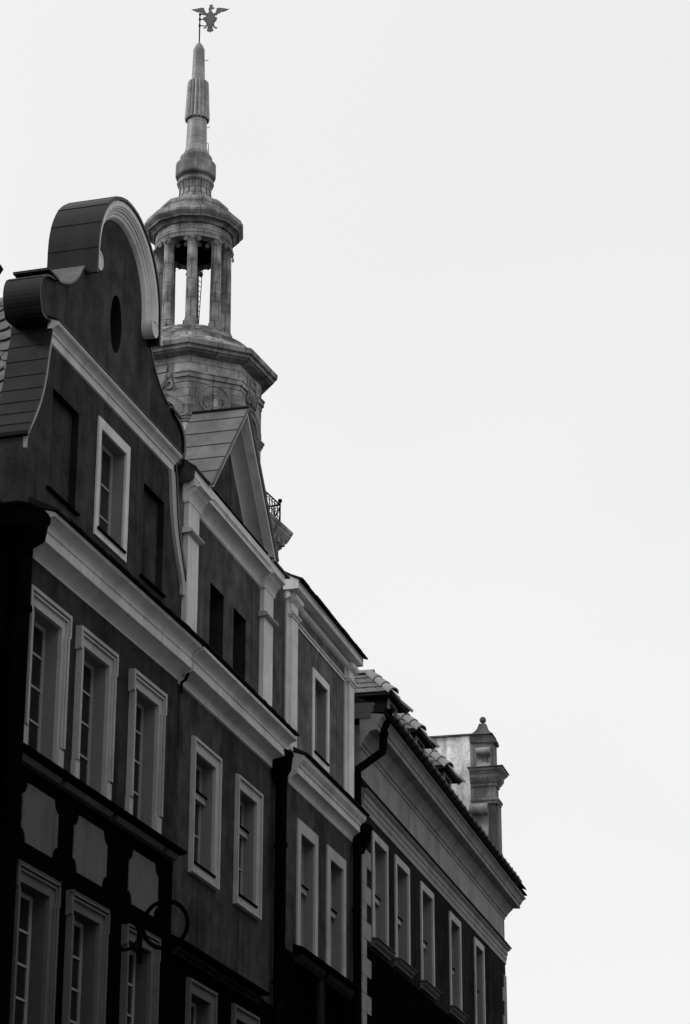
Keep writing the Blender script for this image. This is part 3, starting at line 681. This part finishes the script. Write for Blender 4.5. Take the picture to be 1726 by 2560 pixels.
# three hipped dormers: parts of the house
def dormer(u, dz=0.):
    d = MB(); z0 = 15.2 + dz
    d.box(u - .41, u + .41, -1.6, .10, z0, 15.97 + dz)
    dm = d.build('dormer', 'metal_dark', D)
    f = MB(); f.prism(rect(u - .41, u + .41, 15.45 + dz, 15.97 + dz), .101, .125, [rect(u - .30, u + .30, 15.6 + dz, 15.9 + dz)])
    f.build('dormer_frame', 'frieze', dm)
    MB().box(u - .30, u + .30, .102, .108, 15.6 + dz, 15.9 + dz).build('pane', 'glass', dm)
    # hipped roof
    ex, wz, za, zr, wa = .66, .24, 15.99 + dz, 16.60 + dz, -.36
    k = MB()
    top = [(u - ex, wz, za), (u + ex, wz, za), (u + ex, -1.8, za), (u - ex, -1.8, za), (u, wa, zr), (u, -1.8, zr)]
    bot = [(x, w_, z - .05) for x, w_, z in top[:4]]
    k.add([k.P(*p) for p in top + bot], [(0, 1, 4), (1, 2, 5, 4), (3, 0, 4, 5), (2, 3, 5), (6, 7, 1, 0), (7, 8, 2, 1), (8, 9, 3, 2), (9, 6, 0, 3), (6, 7, 8, 9)])
    k.build('dormer_roof', 'tile_dark', dm)
    # plain tiles on the left slope and the front hip
    t = MB()
    nL = Vector((-(zr - za), 0, ex)).normalized()
    for face in (0, 1):
        rows = 4
        for r_ in range(rows):
            f0, f1 = r_ / rows, (r_ + 1.25) / rows
            cols = 9
            for c_ in range(cols + 1):
                if face == 0:
                    wmax = lambda f: wz + (wa - wz) * f
                    def pt(ff, cc): return Vector((u - ex * (1 - ff), -(wmax(ff) - cc * 2.0), za + (zr - za) * ff))
                    a0, a1 = (c_ - .5 * (r_ % 2)) / cols, (c_ + 1 - .5 * (r_ % 2)) / cols
                    a0, a1 = max(a0, 0), min(a1, 1)
                    nrm = nL
                else:
                    def pt(ff, cc): return Vector((u + ex * (1 - ff) * (2 * cc - 1), -(wz + (wa - wz) * ff), za + (zr - za) * ff))
                    a0, a1 = max((c_ - .5 * (r_ % 2)) / cols, 0), min((c_ + 1 - .5 * (r_ % 2)) / cols, 1)
                    nrm = Vector((0, -(zr - za), wz - wa)).normalized()
                if a1 - a0 < .02: continue
                f1c = min(f1, 1); h = .03
                q = [pt(f0, a0 + .004) + nrm * h, pt(f0, a1 - .004) + nrm * h, pt(f1c, a1 - .004) + nrm * .006, pt(f1c, a0 + .004) + nrm * .006]
                b = [x - nrm * .014 for x in q]
                t.add(q + b, [(0, 1, 2, 3), (4, 5, 6, 7), (0, 1, 5, 4), (1, 2, 6, 5), (2, 3, 7, 6), (3, 0, 4, 7)])
    t.build('dormer_tiles', 'tile', dm)
    # half-round hip tiles and ridge
    h = MB()
    def half_round(p0, p1, r0, r1, num):
        p0, p1 = Vector(p0), Vector(p1)
        for i in range(num):
            a = p0 + (p1 - p0) * (i / num); b = p0 + (p1 - p0) * ((i + 1.12) / num)
            dd = (b - a).normalized(); sx = dd.cross(Vector((0, 0, 1))).normalized(); up = sx.cross(dd)
            vs = []; K = 8
            for q, rr in ((a, r0), (b, r1)):
                for lay in (1., .8):
                    for k2 in range(K + 1):
                        an = math.pi * k2 / K; vs.append(q + sx * math.cos(an) * rr * lay + up * math.sin(an) * rr * lay)
            n2 = K + 1; fs = []
            for k2 in range(K):
                fs += [(k2, k2 + 1, 2 * n2 + k2 + 1, 2 * n2 + k2), (n2 + k2, n2 + k2 + 1, 3 * n2 + k2 + 1, 3 * n2 + k2),
                       (k2, k2 + 1, n2 + k2 + 1, n2 + k2), (2 * n2 + k2, 2 * n2 + k2 + 1, 3 * n2 + k2 + 1, 3 * n2 + k2)]
            fs += [(0, 2 * n2, 3 * n2, n2), (K, 2 * n2 + K, 3 * n2 + K, n2 + K)]
            h.add(vs, fs)
    apex = h.P(u, wa, zr - .01)
    half_round(apex, h.P(u - ex - .03, wz + .03, za - .03), .09, .118, 3)
    half_round(apex, h.P(u + ex + .03, wz + .03, za - .03), .085, .115, 3)
    half_round(h.P(u, wa - 1.4, zr), h.P(u, wa + .05, zr), .085, .085, 3)
    h.build('ridge_tiles', 'ridge', dm)
for u, dz in ((2.34, 0), (4.92, -.02), (7.72, -.04)): dormer(u, dz)

# ------------------------------------------------------------------ E: stained party wall with scrolled pier
E_ = thing('fire_wall', 'pale stained fire wall with a scrolled pier and ball finial above the long tiled roof', 'wall',
           D.matrix_basis @ Vector((15.2, 0, 0)), R(76.1774))
m = MB(); m.prism(rect(0, .5, 0, 18.985), -7, -.80)
m.build('wall', 'old_wall', E_)
m = MB(); m.prism(rect(-.05, .55, 18.99, 19.03), -7, -.62); m.build('coping', 'old_dark', E_)
m = MB(); m.box(0, .42, -.797, -.20, 17.4, 18.80); m.box(.02, .62, -.797, -.36, 0, 17.25); m.box(.12, .60, -.358, -.15, 14, 17.25)
pier = m.build('pier', 'old_trim', E_)
MB().box(.02, .10, -.358, -.20, 14, 17.25).build('dark_jamb', 'old_dark', pier)
m = MB(); m.prof([(-.80, 18.80), (-.17, 18.76), (-.14, 18.80), (-.17, 18.90), (-.28, 18.985), (-.80, 18.985)], -.05, .46); m.build('cap', 'old_dark', pier)
m = MB(); q = [(.36, 18.99), (.26, 19.06), (.16, 19.17), (.11, 19.30), (.10, 19.32), (.02, 19.33)]
m.lathe([(r * 1.15, z) for r, z in q], 4, (.2, .50), R(45)); m.ball((.2, .50, 19.43), .085)
m.build('finial', 'old_dark', pier, smooth=False)
def rect_loft(mb, u0, u1, wb, wf, prof):
    vs = [mb.P(u, w_, z) for d, z in prof for u, w_ in ((u0 - d, wb), (u1 + d, wb), (u1 + d, wf + d), (u0 - d, wf + d))]
    fs = [(4 * i + k, 4 * i + (k + 1) % 4, 4 * i + 4 + (k + 1) % 4, 4 * i + 4 + k) for i in range(len(prof) - 1) for k in range(4)]
    return mb.add(vs, fs + [(0, 1, 2, 3), tuple(4 * (len(prof) - 1) + k for k in range(4))])
m = MB()
rect_loft(m, 0, .42, -.80, -.19, [(.01, 17.40), (.01, 17.66), (.04, 17.665), (.045, 17.73), (.06, 17.74), (.10, 17.80), (.13, 17.86), (.135, 17.87), (.135, 17.95), (.15, 17.955), (.18, 18.0), (.22, 18.035), (.225, 18.085)])
rect_loft(m, 0, .50, -.80, -.16, [(.012, 17.21), (.03, 17.22), (.035, 17.27), (.06, 17.30), (.065, 17.34), (.01, 17.36), (.01, 17.395)])
m.build('pier_cornice', 'old_trim', pier)
MB().box(-.27, .70, -.84, .03 + .03, 18.092, 18.115).build('pier_flashing', 'old_dark', pier)
s1 = smooth_curve([(0, 18.63), (-.12, 18.63), (-.22, 18.56), (-.20, 18.46), (-.07, 18.42), (-.03, 18.34), (-.10, 18.22), (-.22, 18.13)], 4) + [(0, 18.12)]
s2 = smooth_curve([(0.02, 17.22), (-.16, 17.20), (-.26, 17.08), (-.22, 16.95), (-.08, 16.90), (-.06, 16.72), (-.12, 16.45), (-.25, 16.15), (-.40, 15.8)], 3) + [(.02, 15.7)]
m = MB(); m.prism(s1, -.62, -.27); m.prism(s2, -.80, -.36); m.build('scroll', 'old_trim', pier)

# ------------------------------------------------------------------ Z: neighbour at the left edge
Z = thing('black_neighbour_house', 'nearly black house at the left edge beside the thick rainwater pipe', 'house',
          A.matrix_basis @ Vector((-.365, 0, 0)), R(73.5934), HOUSES)
m = MB(); m.prism(rect(-6, -.003, 0, 12.84), -WALL_T, -.01, [wall_hole((-1.75, -.75, 9.9, 11.3)), wall_hole((-1.75, -.75, 5.8, 8.3))]); m.box(-6, -.003, -8, -WALL_T - .002, 0, 12.8)
m.build('wall', 'black', Z)
m = MB(); m.prof([(-8, 12.85), (-.02, 12.85), (-.02, 12.90), (-8, 13.3)], -6, -.02); m.build('roof', 'tile_dark', Z)
window(Z, (-1.95, -.56, 9.8, 11.45), (-1.75, -.75, 9.9, 11.3), 'trim_low', proud=.05, wood='trim_low')
window(Z, (-1.95, -.56, 5.8, 8.45), (-1.75, -.75, 5.8, 8.3), 'black', proud=.05, wood='trim_low')
m = MB(); m.box(-4.2, -1.75, -2.5, -.3, 12.9, 15.55)
dm = m.build('dormer', 'black', Z)
m = MB(); m.prof([(-2.7, 15.56), (.16, 15.56), (.21, 15.64), (.16, 15.72), (-2.7, 15.9)], -4.4, -1.30); m.build('dormer_roof', 'tile_dark', dm)

# ------------------------------------------------------------------ tower
TX, TY = -6.32993, 91.78198
TRZ = math.atan2(-TX, TY)
T = thing('town_hall_tower', 'tall stone tower with an open columned lantern and slender spire behind the houses', 'tower', (TX, TY, 0), TRZ)
PH = R(-2)
# spire
m = MB(); m.lathe([(.01, 59.40), (.08, 59.37), (.17, 59.24), (.235, 59.06), (.25, 59.04), (.245, 58.98), (.285, 57.5), (.41, 55.66), (.445, 54.22), (.455, 54.20), (.47, 54.15), (.515, 53.95), (.52, 53.90), (.50, 53.88)], 40)
sp = m.build('spire', 'copper', T, smooth=True)
m = MB(); N = 72; rows = [(.455, 57.40), (.47, 57.1), (.535, 55.62), (.53, 55.56), (.44, 55.62)]
vs = []; fs = []
for i, (r, z) in enumerate(rows):
    for k in range(N):
        a = k * math.tau / N; fl = abs(math.sin(a * 9)); rr = r * (.86 + .14 * fl) if i < 4 else r
        vs.append((rr * math.sin(a), -rr * math.cos(a), z - (.035 * (1 - fl) if i in (2, 3) else 0)))
for i in range(len(rows) - 1):
    for k in range(N): fs.append((i * N + k, i * N + (k + 1) % N, (i + 1) * N + (k + 1) % N, (i + 1) * N + k))
m.add(vs, fs); m.build('fluted_sleeve', 'copper', sp)
for z in (58.55, 55.25):
    rr = .30 if z > 58 else .43
    MB().tube([(rr - .05, 0, z), (rr + .07, 0, z - .02), (rr + .10, 0, z + .07)], .014, 6).build('hook', 'iron', sp)
MB().tube([(.40, -.02, 54.5), (.50, -.02, 54.45), (.52, -.02, 53.95)], .016, 6).build('hook', 'iron', sp)
m = MB(); m.lathe([(.50, 53.9), (.53, 53.86), (.55, 53.80), (.63, 53.78), (.68, 53.70), (.69, 53.60), (.66, 53.50), (.62, 53.46), (.62, 53.38), (.83, 53.37), (.85, 53.35), (.85, 52.80), (.82, 52.74), (.67, 52.68), (.66, 52.60), (.75, 52.55), (.785, 52.47), (.76, 52.39), (.70, 52.34)], 40)
m.build('spire_base', 'stone_plain', T, smooth=True)
m = MB(); m.lathe([(.72, 52.36), (.67, 52.2), (.66, 52.0), (.70, 51.75), (.79, 51.5), (.93, 51.30)], 16, phase=PH); m.build('spire_neck', 'stone_neck', T)
m = MB()
for k in range(16):
    a = PH + k * math.tau / 16
    m.tube([(r * math.sin(a), -r * math.cos(a), z) for r, z in ((.725, 52.36), (.675, 52.2), (.665, 52.0), (.705, 51.75), (.795, 51.5), (.93, 51.31))], .012, 5)
m.build('neck_ribs', 'iron', T)
m = MB(); m.lathe([(.8, 51.33), (1.0, 51.30), (1.03, 51.22), (1.06, 51.22), (1.10, 51.33), (1.24, 51.33), (1.38, 51.25), (1.47, 51.14), (1.48, 51.04), (1.44, 50.96), (1.45, 50.86), (1.52, 50.84), (1.56, 50.68), (1.74, 50.50), (2.03, 50.50), (2.05, 50.42), (2.12, 50.32), (2.12, 50.22), (2.03, 50.12), (1.98, 50.08), (1.96, 50.02), (1.78, 49.95), (1.72, 49.86), (1.63, 49.84)], 12, phase=PH + R(15))
lc = m.build('lantern_cornice', 'stone_plain', T)
m = MB(); m.lathe([(1.2, 49.25), (1.595, 49.25), (1.60, 49.42), (1.625, 49.43), (1.63, 49.50), (1.60, 49.52), (1.59, 49.86)], 48); m.build('lantern_frieze', 'stone', T, smooth=True)
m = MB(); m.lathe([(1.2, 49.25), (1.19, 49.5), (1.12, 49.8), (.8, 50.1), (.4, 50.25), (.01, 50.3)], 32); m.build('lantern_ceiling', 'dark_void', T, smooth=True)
# columns: one built, seven copied
def column_parts():
    s = MB(); s.lathe([(.30, 45.32), (.30, 45.38), (.265, 45.44), (.27, 45.50), (.235, 45.55), (.232, 45.62), (.228, 46.8), (.205, 48.86), (.215, 48.88), (.225, 48.91), (.21, 48.95)], 24)
    s.box(-.31, .31, -.31, .31, 45.12, 45.32)
    col = s.build('column', 'stone_col', T, smooth=True)
    c = MB(); c.box(-.27, .27, -.27, .27, 49.17, 49.25); c.lathe([(.2, 48.95), (.22, 49.05), (.27, 49.17)], 20)
    for sx in (-1, 1):
        for sy in (-1, 1):
            vv = []
            c.prism([(sx * .27 + .095 * math.cos(i * math.tau / 14), 49.07 + .10 * math.sin(i * math.tau / 14)) for i in range(14)], sy * .26 - .03, sy * .26 + .03)
            c.prism([(sx * .27 + .03 * math.cos(i * math.tau / 8), 49.07 + .03 * math.sin(i * math.tau / 8)) for i in range(8)], sy * .30 - .02, sy * .30 + .02)
        c.prism([(sx * .0 + .05 * math.cos(i * math.tau / 8), 49.14 + .05 * math.sin(i * math.tau / 8)) for i in range(8)], sx * .27 - .02, sx * .27 + .02)
    cp = c.build('capital', 'stone_plain', col); return col, cp
col0, cap0 = column_parts()
for k in range(8):
    if k == 0: c = col0
    else:
        c = col0.copy(); COL.objects.link(c); c.parent = T
        q = cap0.copy(); COL.objects.link(q); q.parent = c
    a = PH + k * math.tau / 8; c.location = (1.375 * math.sin(a), -1.375 * math.cos(a), 0); c.rotation_euler = (0, 0, a)
# ladder inside the lantern
m = MB()
p0, p1 = Vector((.15, .35, 45.3)), Vector((.32, .35, 49.6)); sx = Vector((.10, .14, 0))
m.tube([p0 - sx, p1 - sx], .018, 6); m.tube([p0 + sx, p1 + sx], .018, 6)
for i in range(19):
    q = p0 + (p1 - p0) * ((i + .5) / 19); m.tube([q - sx, q + sx], .014, 6)
m.build('ladder', 'iron', T)
# drum and octagon
m = MB(); m.lathe([(.1, 45.12), (1.78, 45.12), (1.80, 44.92), (1.98, 44.90), (2.0, 44.72), (2.2, 44.70), (2.24, 44.52), (2.5, 44.50), (2.55, 44.30), (3.05, 43.90), (3.15, 43.80)], 48); m.build('lantern_drum', 'stone_drum', T)
OCT = [(2.6, 43.85), (3.50, 43.76), (3.58, 43.69), (3.55, 43.50), (3.44, 43.46), (3.42, 43.34), (3.34, 43.32), (3.30, 43.28), (3.04, 43.22), (2.9, 43.20)]
m = MB(); m.lathe(OCT, 8, phase=PH); m.build('octagon_cornice', 'stone_plain', T)
RO = 2.92; AP = RO * math.cos(R(22.5)); HW = RO * math.sin(R(22.5))
def face_tf(k):
    a = PH + R(22.5) + k * R(45); ca, sa = math.cos(a), math.sin(a)
    def g(u, w_, z):
        d = AP + w_; return (d * sa + u * ca, -d * ca + u * sa, z)
    return g
archp = [(-.66, 38.6), (.66, 38.6)] + arc(0, 40.72, .66, .66, 0, 180, 16)
wallm = MB()
for k in range(8):
    g = face_tf(k); has = (k % 2 == 1)
    wallm.prism(rect(-HW, HW, 37.5, 43.25), -.35, 0, [archp] if has else [], tf=g)
    if has:
        arm = MB()
        arm.prism(arc(0, 40.72, .95, .95, 0, 180, 20) + arc(0, 40.72, .66, .66, 180, 0, 20), -.01, .05, tf=g)
        arm.prism(arc(0, 40.72, .98, .98, 0, 180, 20) + arc(0, 40.72, .89, .89, 180, 0, 20), .045, .085, tf=g)
        arm.build('archivolt', 'stone_plain', T)
wallm.build('octagon_wall', 'stone', T)
# mouldings run round each diagonal face and stop short of the arches
for k in (0, 2, 4, 6):
    for nm, cut, lay in (('string_course', .55, [(.03, 42.08, 42.27), (.10, 42.268, 42.46), (.14, 42.458, 42.51)]), ('impost_band', .66, [(.04, 40.36, 40.46), (.09, 40.458, 40.57), (.14, 40.568, 40.66)])):
        mm = MB()
        for kk in (k - 1, k, k + 1):
            g = face_tf(kk)
            for d, z0, z1 in lay:
                hw = (AP + d) * math.tan(R(22.5)) + .004
                u0, u1 = (-hw, hw) if kk == k else ((cut, hw) if kk < k else (-hw, -cut))
                mm.prism(rect(u0, u1, z0, z1), -.02, d + (0 if kk == k else -.002), tf=g)
        mm.build(nm, 'stone_plain', T)
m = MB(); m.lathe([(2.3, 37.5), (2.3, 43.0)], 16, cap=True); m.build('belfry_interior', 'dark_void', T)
# carved medallion on the diagonal faces, crowned cartouche on the arched faces
for k in (0, 2, 6):
    g = face_tf(k); m = MB(); cz = 41.42
    m.prism(rect(-.74, .74, cz - .72, 42.05), -.01, .02, [arc(0, cz, .66, .66, 0, 360, 32)[:-1]], tf=g)
    m.prism(arc(0, cz, .655, .655, 0, 360, 32)[:-1], -.01, .05, tf=g)
    m.prism(arc(0, cz, .655, .655, 0, 360, 32)[:-1], .045, .085, [arc(0, cz, .60, .60, 0, 360, 32)[:-1]], tf=g)
    m.prism(arc(.02, cz - .12, .25, .28, 0, 360, 24)[:-1], .045, .10, [arc(.02, cz - .12, .205, .235, 0, 360, 24)[:-1]], tf=g)
    m.prism(arc(.02, cz - .12, .16, .19, 0, 360, 24)[:-1], .045, .105, tf=g)
    for sgn in (-1, 1):
        p = [(sgn * .30, cz + .10), (sgn * .40, cz + .06), (sgn * .37, cz - .05), (sgn * .44, cz - .12), (sgn * .36, cz - .26), (sgn * .26, cz - .36)]
        for a_, b_ in zip(p[:-1], p[1:]):
            dx, dz = b_[0] - a_[0], b_[1] - a_[1]; L = math.hypot(dx, dz); nx, nz = -dz / L * .028, dx / L * .028
            m.prism([(a_[0] + nx, a_[1] + nz), (b_[0] + nx, b_[1] + nz), (b_[0] - nx, b_[1] - nz), (a_[0] - nx, a_[1] - nz)], .045, .115, tf=g)
    m.prism(rect(-.13, .13, cz + .20, cz + .30), .045, .11, tf=g)
    for x in (-.10, 0, .10): m.prism(rect(x - .035, x + .035, cz + .301, cz + (.48 if x == 0 else .42)), .045, .115, tf=g)
    m.build('medallion', 'stone_plain', T)
for k in (1, 7):
    g = face_tf(k); m = MB()
    m.prism(rect(-.42, .42, 42.1, 42.98), -.01, .035, tf=g)
    m.prism(rect(-.42, .42, 42.1, 42.98), .03, .07, [rect(-.36, .36, 42.14, 42.92)], tf=g)
    cr = [(-.26, 42.62), (.26, 42.62), (.30, 42.85)] + [(.30 - .06 * i, 42.78 if i % 2 else 42.88) for i in range(1, 10)] + [(-.30, 42.85)]
    m.prism(cr, .03, .11, tf=g); m.prism(rect(-.28, .28, 42.55, 42.62), .03, .13, tf=g)
    m.prism([(-.25, 42.5), (.25, 42.5), (.27, 42.2), (.15, 41.95), (0, 41.8), (-.15, 41.95), (-.27, 42.2)], .03, .12, tf=g)
    m.prism([(-.17, 42.44), (.17, 42.44), (.18, 42.2), (0, 41.92), (-.18, 42.2)], .115, .15, tf=g)
    for sgn in (-1, 1):
        m.prism(arc(sgn * .36, 42.0, .15, .20, 0, 360, 16)[:-1], .03, .10, [arc(sgn * .36, 42.0, .09, .13, 0, 360, 16)[:-1]], tf=g)
        m.prism(arc(sgn * .27, 42.42, .10, .13, 0, 360, 16)[:-1], .03, .10, tf=g)
    m.build('crowned_cartouche', 'stone_plain', T)
# square shaft with gallery
def sq(hs, phi=PH + R(67.5)):
    return [(math.sqrt(2) * hs * math.sin(phi + R(45) + i * R(90)), -math.sqrt(2) * hs * math.cos(phi + R(45) + i * R(90))) for i in range(4)]
GAL = [(2.83, 0), (2.83, 36.62), (2.87, 36.64), (2.88, 36.70), (2.93, 36.74), (2.93, 36.80), (3.10, 37.00), (3.12, 37.02), (3.12, 37.07), (3.16, 37.10), (3.16, 37.16), (3.20, 37.20), (3.22, 37.30), (3.26, 37.36), (3.28, 37.44), (3.28, 37.50), (2.6, 37.52)]
m = MB(); m.lathe([(r * math.sqrt(2), z) for r, z in GAL[:2]], 4, phase=PH + R(67.5 + 45)); m.build('shaft', 'stone', T)
m = MB(); m.lathe([(r * math.sqrt(2), z) for r, z in GAL[1:]], 4, phase=PH + R(67.5 + 45)); gc = m.build('gallery_cornice', 'stone_plain', T)
m = MB(); rl = MB()
for s_ in range(4):
    a = PH + R(67.5) + s_ * R(90); ca, sa = math.cos(a), math.sin(a)
    def g(u, w_, z, a=a, ca=ca, sa=sa): return (w_ * sa + u * ca, -w_ * ca + u * sa, z)
    for i in range(12):
        u = -2.75 + i * .5
        m.prism(rect(u - .12, u + .12, 36.76, 36.98), 2.9, 3.09, tf=g)
    H = 2.86
    def tb(p, q, r=.02): rl.tube([g(*p), g(*q)], r, 6)
    tb((-H, H, 38.62), (H, H, 38.62), .035); tb((-H, H, 37.62), (H, H, 37.62), .025); tb((-H, H, 37.52), (-H, H, 38.70), .035)
    rl.ball(g(-H, H, 38.80), .09)
    tb((-H, H, 38.55), (-H + .02, H - .75, 37.6), .028)
    for i in range(1, 20):
        u = -H + i * 2 * H / 20; tb((u, H, 37.6), (u, H, 38.6), .017)
        c0 = (u - H / 20)
        pts = [(c0 + .11 * math.cos(R(x)), 37.95 + .26 * math.sin(R(x))) for x in range(0, 361, 30)]
        rl.tube([g(x, H, z) for x, z in pts], .013, 5)
        pts = [(c0 + .10 * math.cos(R(x)), 38.38 + .14 * math.sin(R(x))) for x in range(0, 271, 30)]
        rl.tube([g(x, H, z) for x, z in pts], .013, 5)
m.build('modillions', 'stone_plain', gc)
rl.build('gallery_railing', 'iron', T)

# ------------------------------------------------------------------ weathervane
V = thing('eagle_weathervane', 'crowned sheet-metal eagle weathervane on the tip of the tower spire', 'weathervane', (TX, TY, 59.35), TRZ)
def epx(x, y): return ((x - 655) / 8.711 / 57.3 - .0, 59.35 + (960 - y) / 8.711 / 51.5 - 59.35)
E1 = [(888, 40), (900, 48), (896, 66), (935, 70), (920, 120), (945, 118), (975, 135), (950, 132), (955, 150), (925, 155), (900, 180), (905, 205), (950, 260), (975, 250), (1000, 210), (1010, 140), (1045, 122), (1200, 132), (1245, 145), (1290, 135), (1240, 168), (1170, 205), (1115, 208), (1090, 240), (1050, 250), (1030, 285), (980, 300), (975, 340), (1010, 335), (1028, 365), (1015, 410), (965, 470), (968, 520), (985, 555), (1035, 570), (1020, 598), (985, 588), (960, 565), (945, 580), (950, 545), (935, 540), (930, 585), (958, 640), (920, 668), (905, 660), (887, 692), (865, 672), (812, 660), (812, 635), (832, 580), (828, 545), (805, 560), (818, 592), (795, 582), (760, 608), (732, 592), (790, 565), (798, 530), (790, 470), (715, 390), (728, 355), (778, 345), (780, 300), (740, 300), (690, 258), (640, 240), (590, 240), (470, 188), (530, 178), (680, 140), (735, 142), (752, 190), (770, 225), (800, 262), (830, 250), (848, 200), (832, 160), (858, 120), (850, 75), (885, 68)]
m = MB(); m.prism([epx(*p) for p in E1], -.02, .02)
m.prism([epx(*p) for p in [(800, 270), (960, 270), (972, 400), (940, 520), (830, 520), (785, 400)]], .02, .05)
m.prism([epx(*p) for p in [(835, 525), (930, 525), (925, 575), (840, 575)]], .02, .055)
m.build('eagle', 'eagle', V)
m = MB(); m.tubel([(0, 0, -.12), (0, 0, 1.52)], .028, 8); m.ball((0, 0, 1.50), .05)
for y in (290, 402, 545):
    x, z = epx(800, y); m.tubel([(0, 0, z), (x, 0, z)], .022, 6); m.lathe([(.045, z - .05), (.05, z), (.045, z + .05)], 8, cap=True)
m.build('pole', 'iron', V, smooth=True)

# ------------------------------------------------------------------ unseen row across the street, added and sized to shade the lower facades
a_ = R(16.4); tv = Vector((math.sin(a_), math.cos(a_))); nv = Vector((math.cos(a_), -math.sin(a_)))
def opp(t0, t1, h, label):
    o = -12 * nv + nv * OPP + tv * t1
    h_ = thing('unseen_opposite_house', label, 'house', (o.x, o.y, 0), R(90 - 16.4) + math.pi, 'unseen houses across the street')
    L = t1 - t0; n = max(2, int(L / 2.6)); hol = []
    for r_ in range(int((h - 2) / 3.4)):
        for c_ in range(n):
            u = (c_ + .5) * L / n; hol.append((u - .5, u + .5, 1.2 + r_ * 3.4, 3.1 + r_ * 3.4))
    m = MB(); m.prism(rect(0, L - .01, 0, h), -.4, 0, [rect(*q) for q in hol]); m.box(0, L - .01, -9, -.45, 0, h)
    m.prof([(0, h - .4), (.15, h - .3), (.3, h - .05), (.3, h + .02), (0, h + .05)], 0, L - .01); m.build('wall', 'far_plaster', h_)
    MB().prof([(.35, h + .05), (-4.5, h + 3.8), (-9, h + .05)], 0, L - .01).build('roof', 'tile_dark', h_)
    for q in hol:
        wn = MB().prism(rect(q[0], q[1], q[2], q[3]), -.25, -.2, [rect(q[0] + .06, q[1] - .06, q[2] + .06, q[3] - .06)]).build('window', 'trim_low', h_)
        MB().box(q[0] + .06, q[1] - .06, -.24, -.23, q[2] + .06, q[3] - .06).build('pane', 'glass', wn)
OPP = 16.5
opp(-14, -1, 18, 'unseen plain plaster house across the street, nearest to the viewer')
opp(-1, 12.5, 20, 'unseen wide plaster house across the street, second along')
OPP = 13.8
opp(13, 24, 20, 'unseen wide plaster house across the street, third along')
OPP = 12.3
opp(24.5, 36, 19, 'unseen plain plaster house across the street, facing the scrolled gable')
OPP = 10.6
opp(36.5, 48, 16, 'unseen wide plaster house across the street, facing the narrow attic house')
OPP = 11.2
opp(48.5, 62, 13.5, 'unseen low wide plaster house across the street, farthest along')
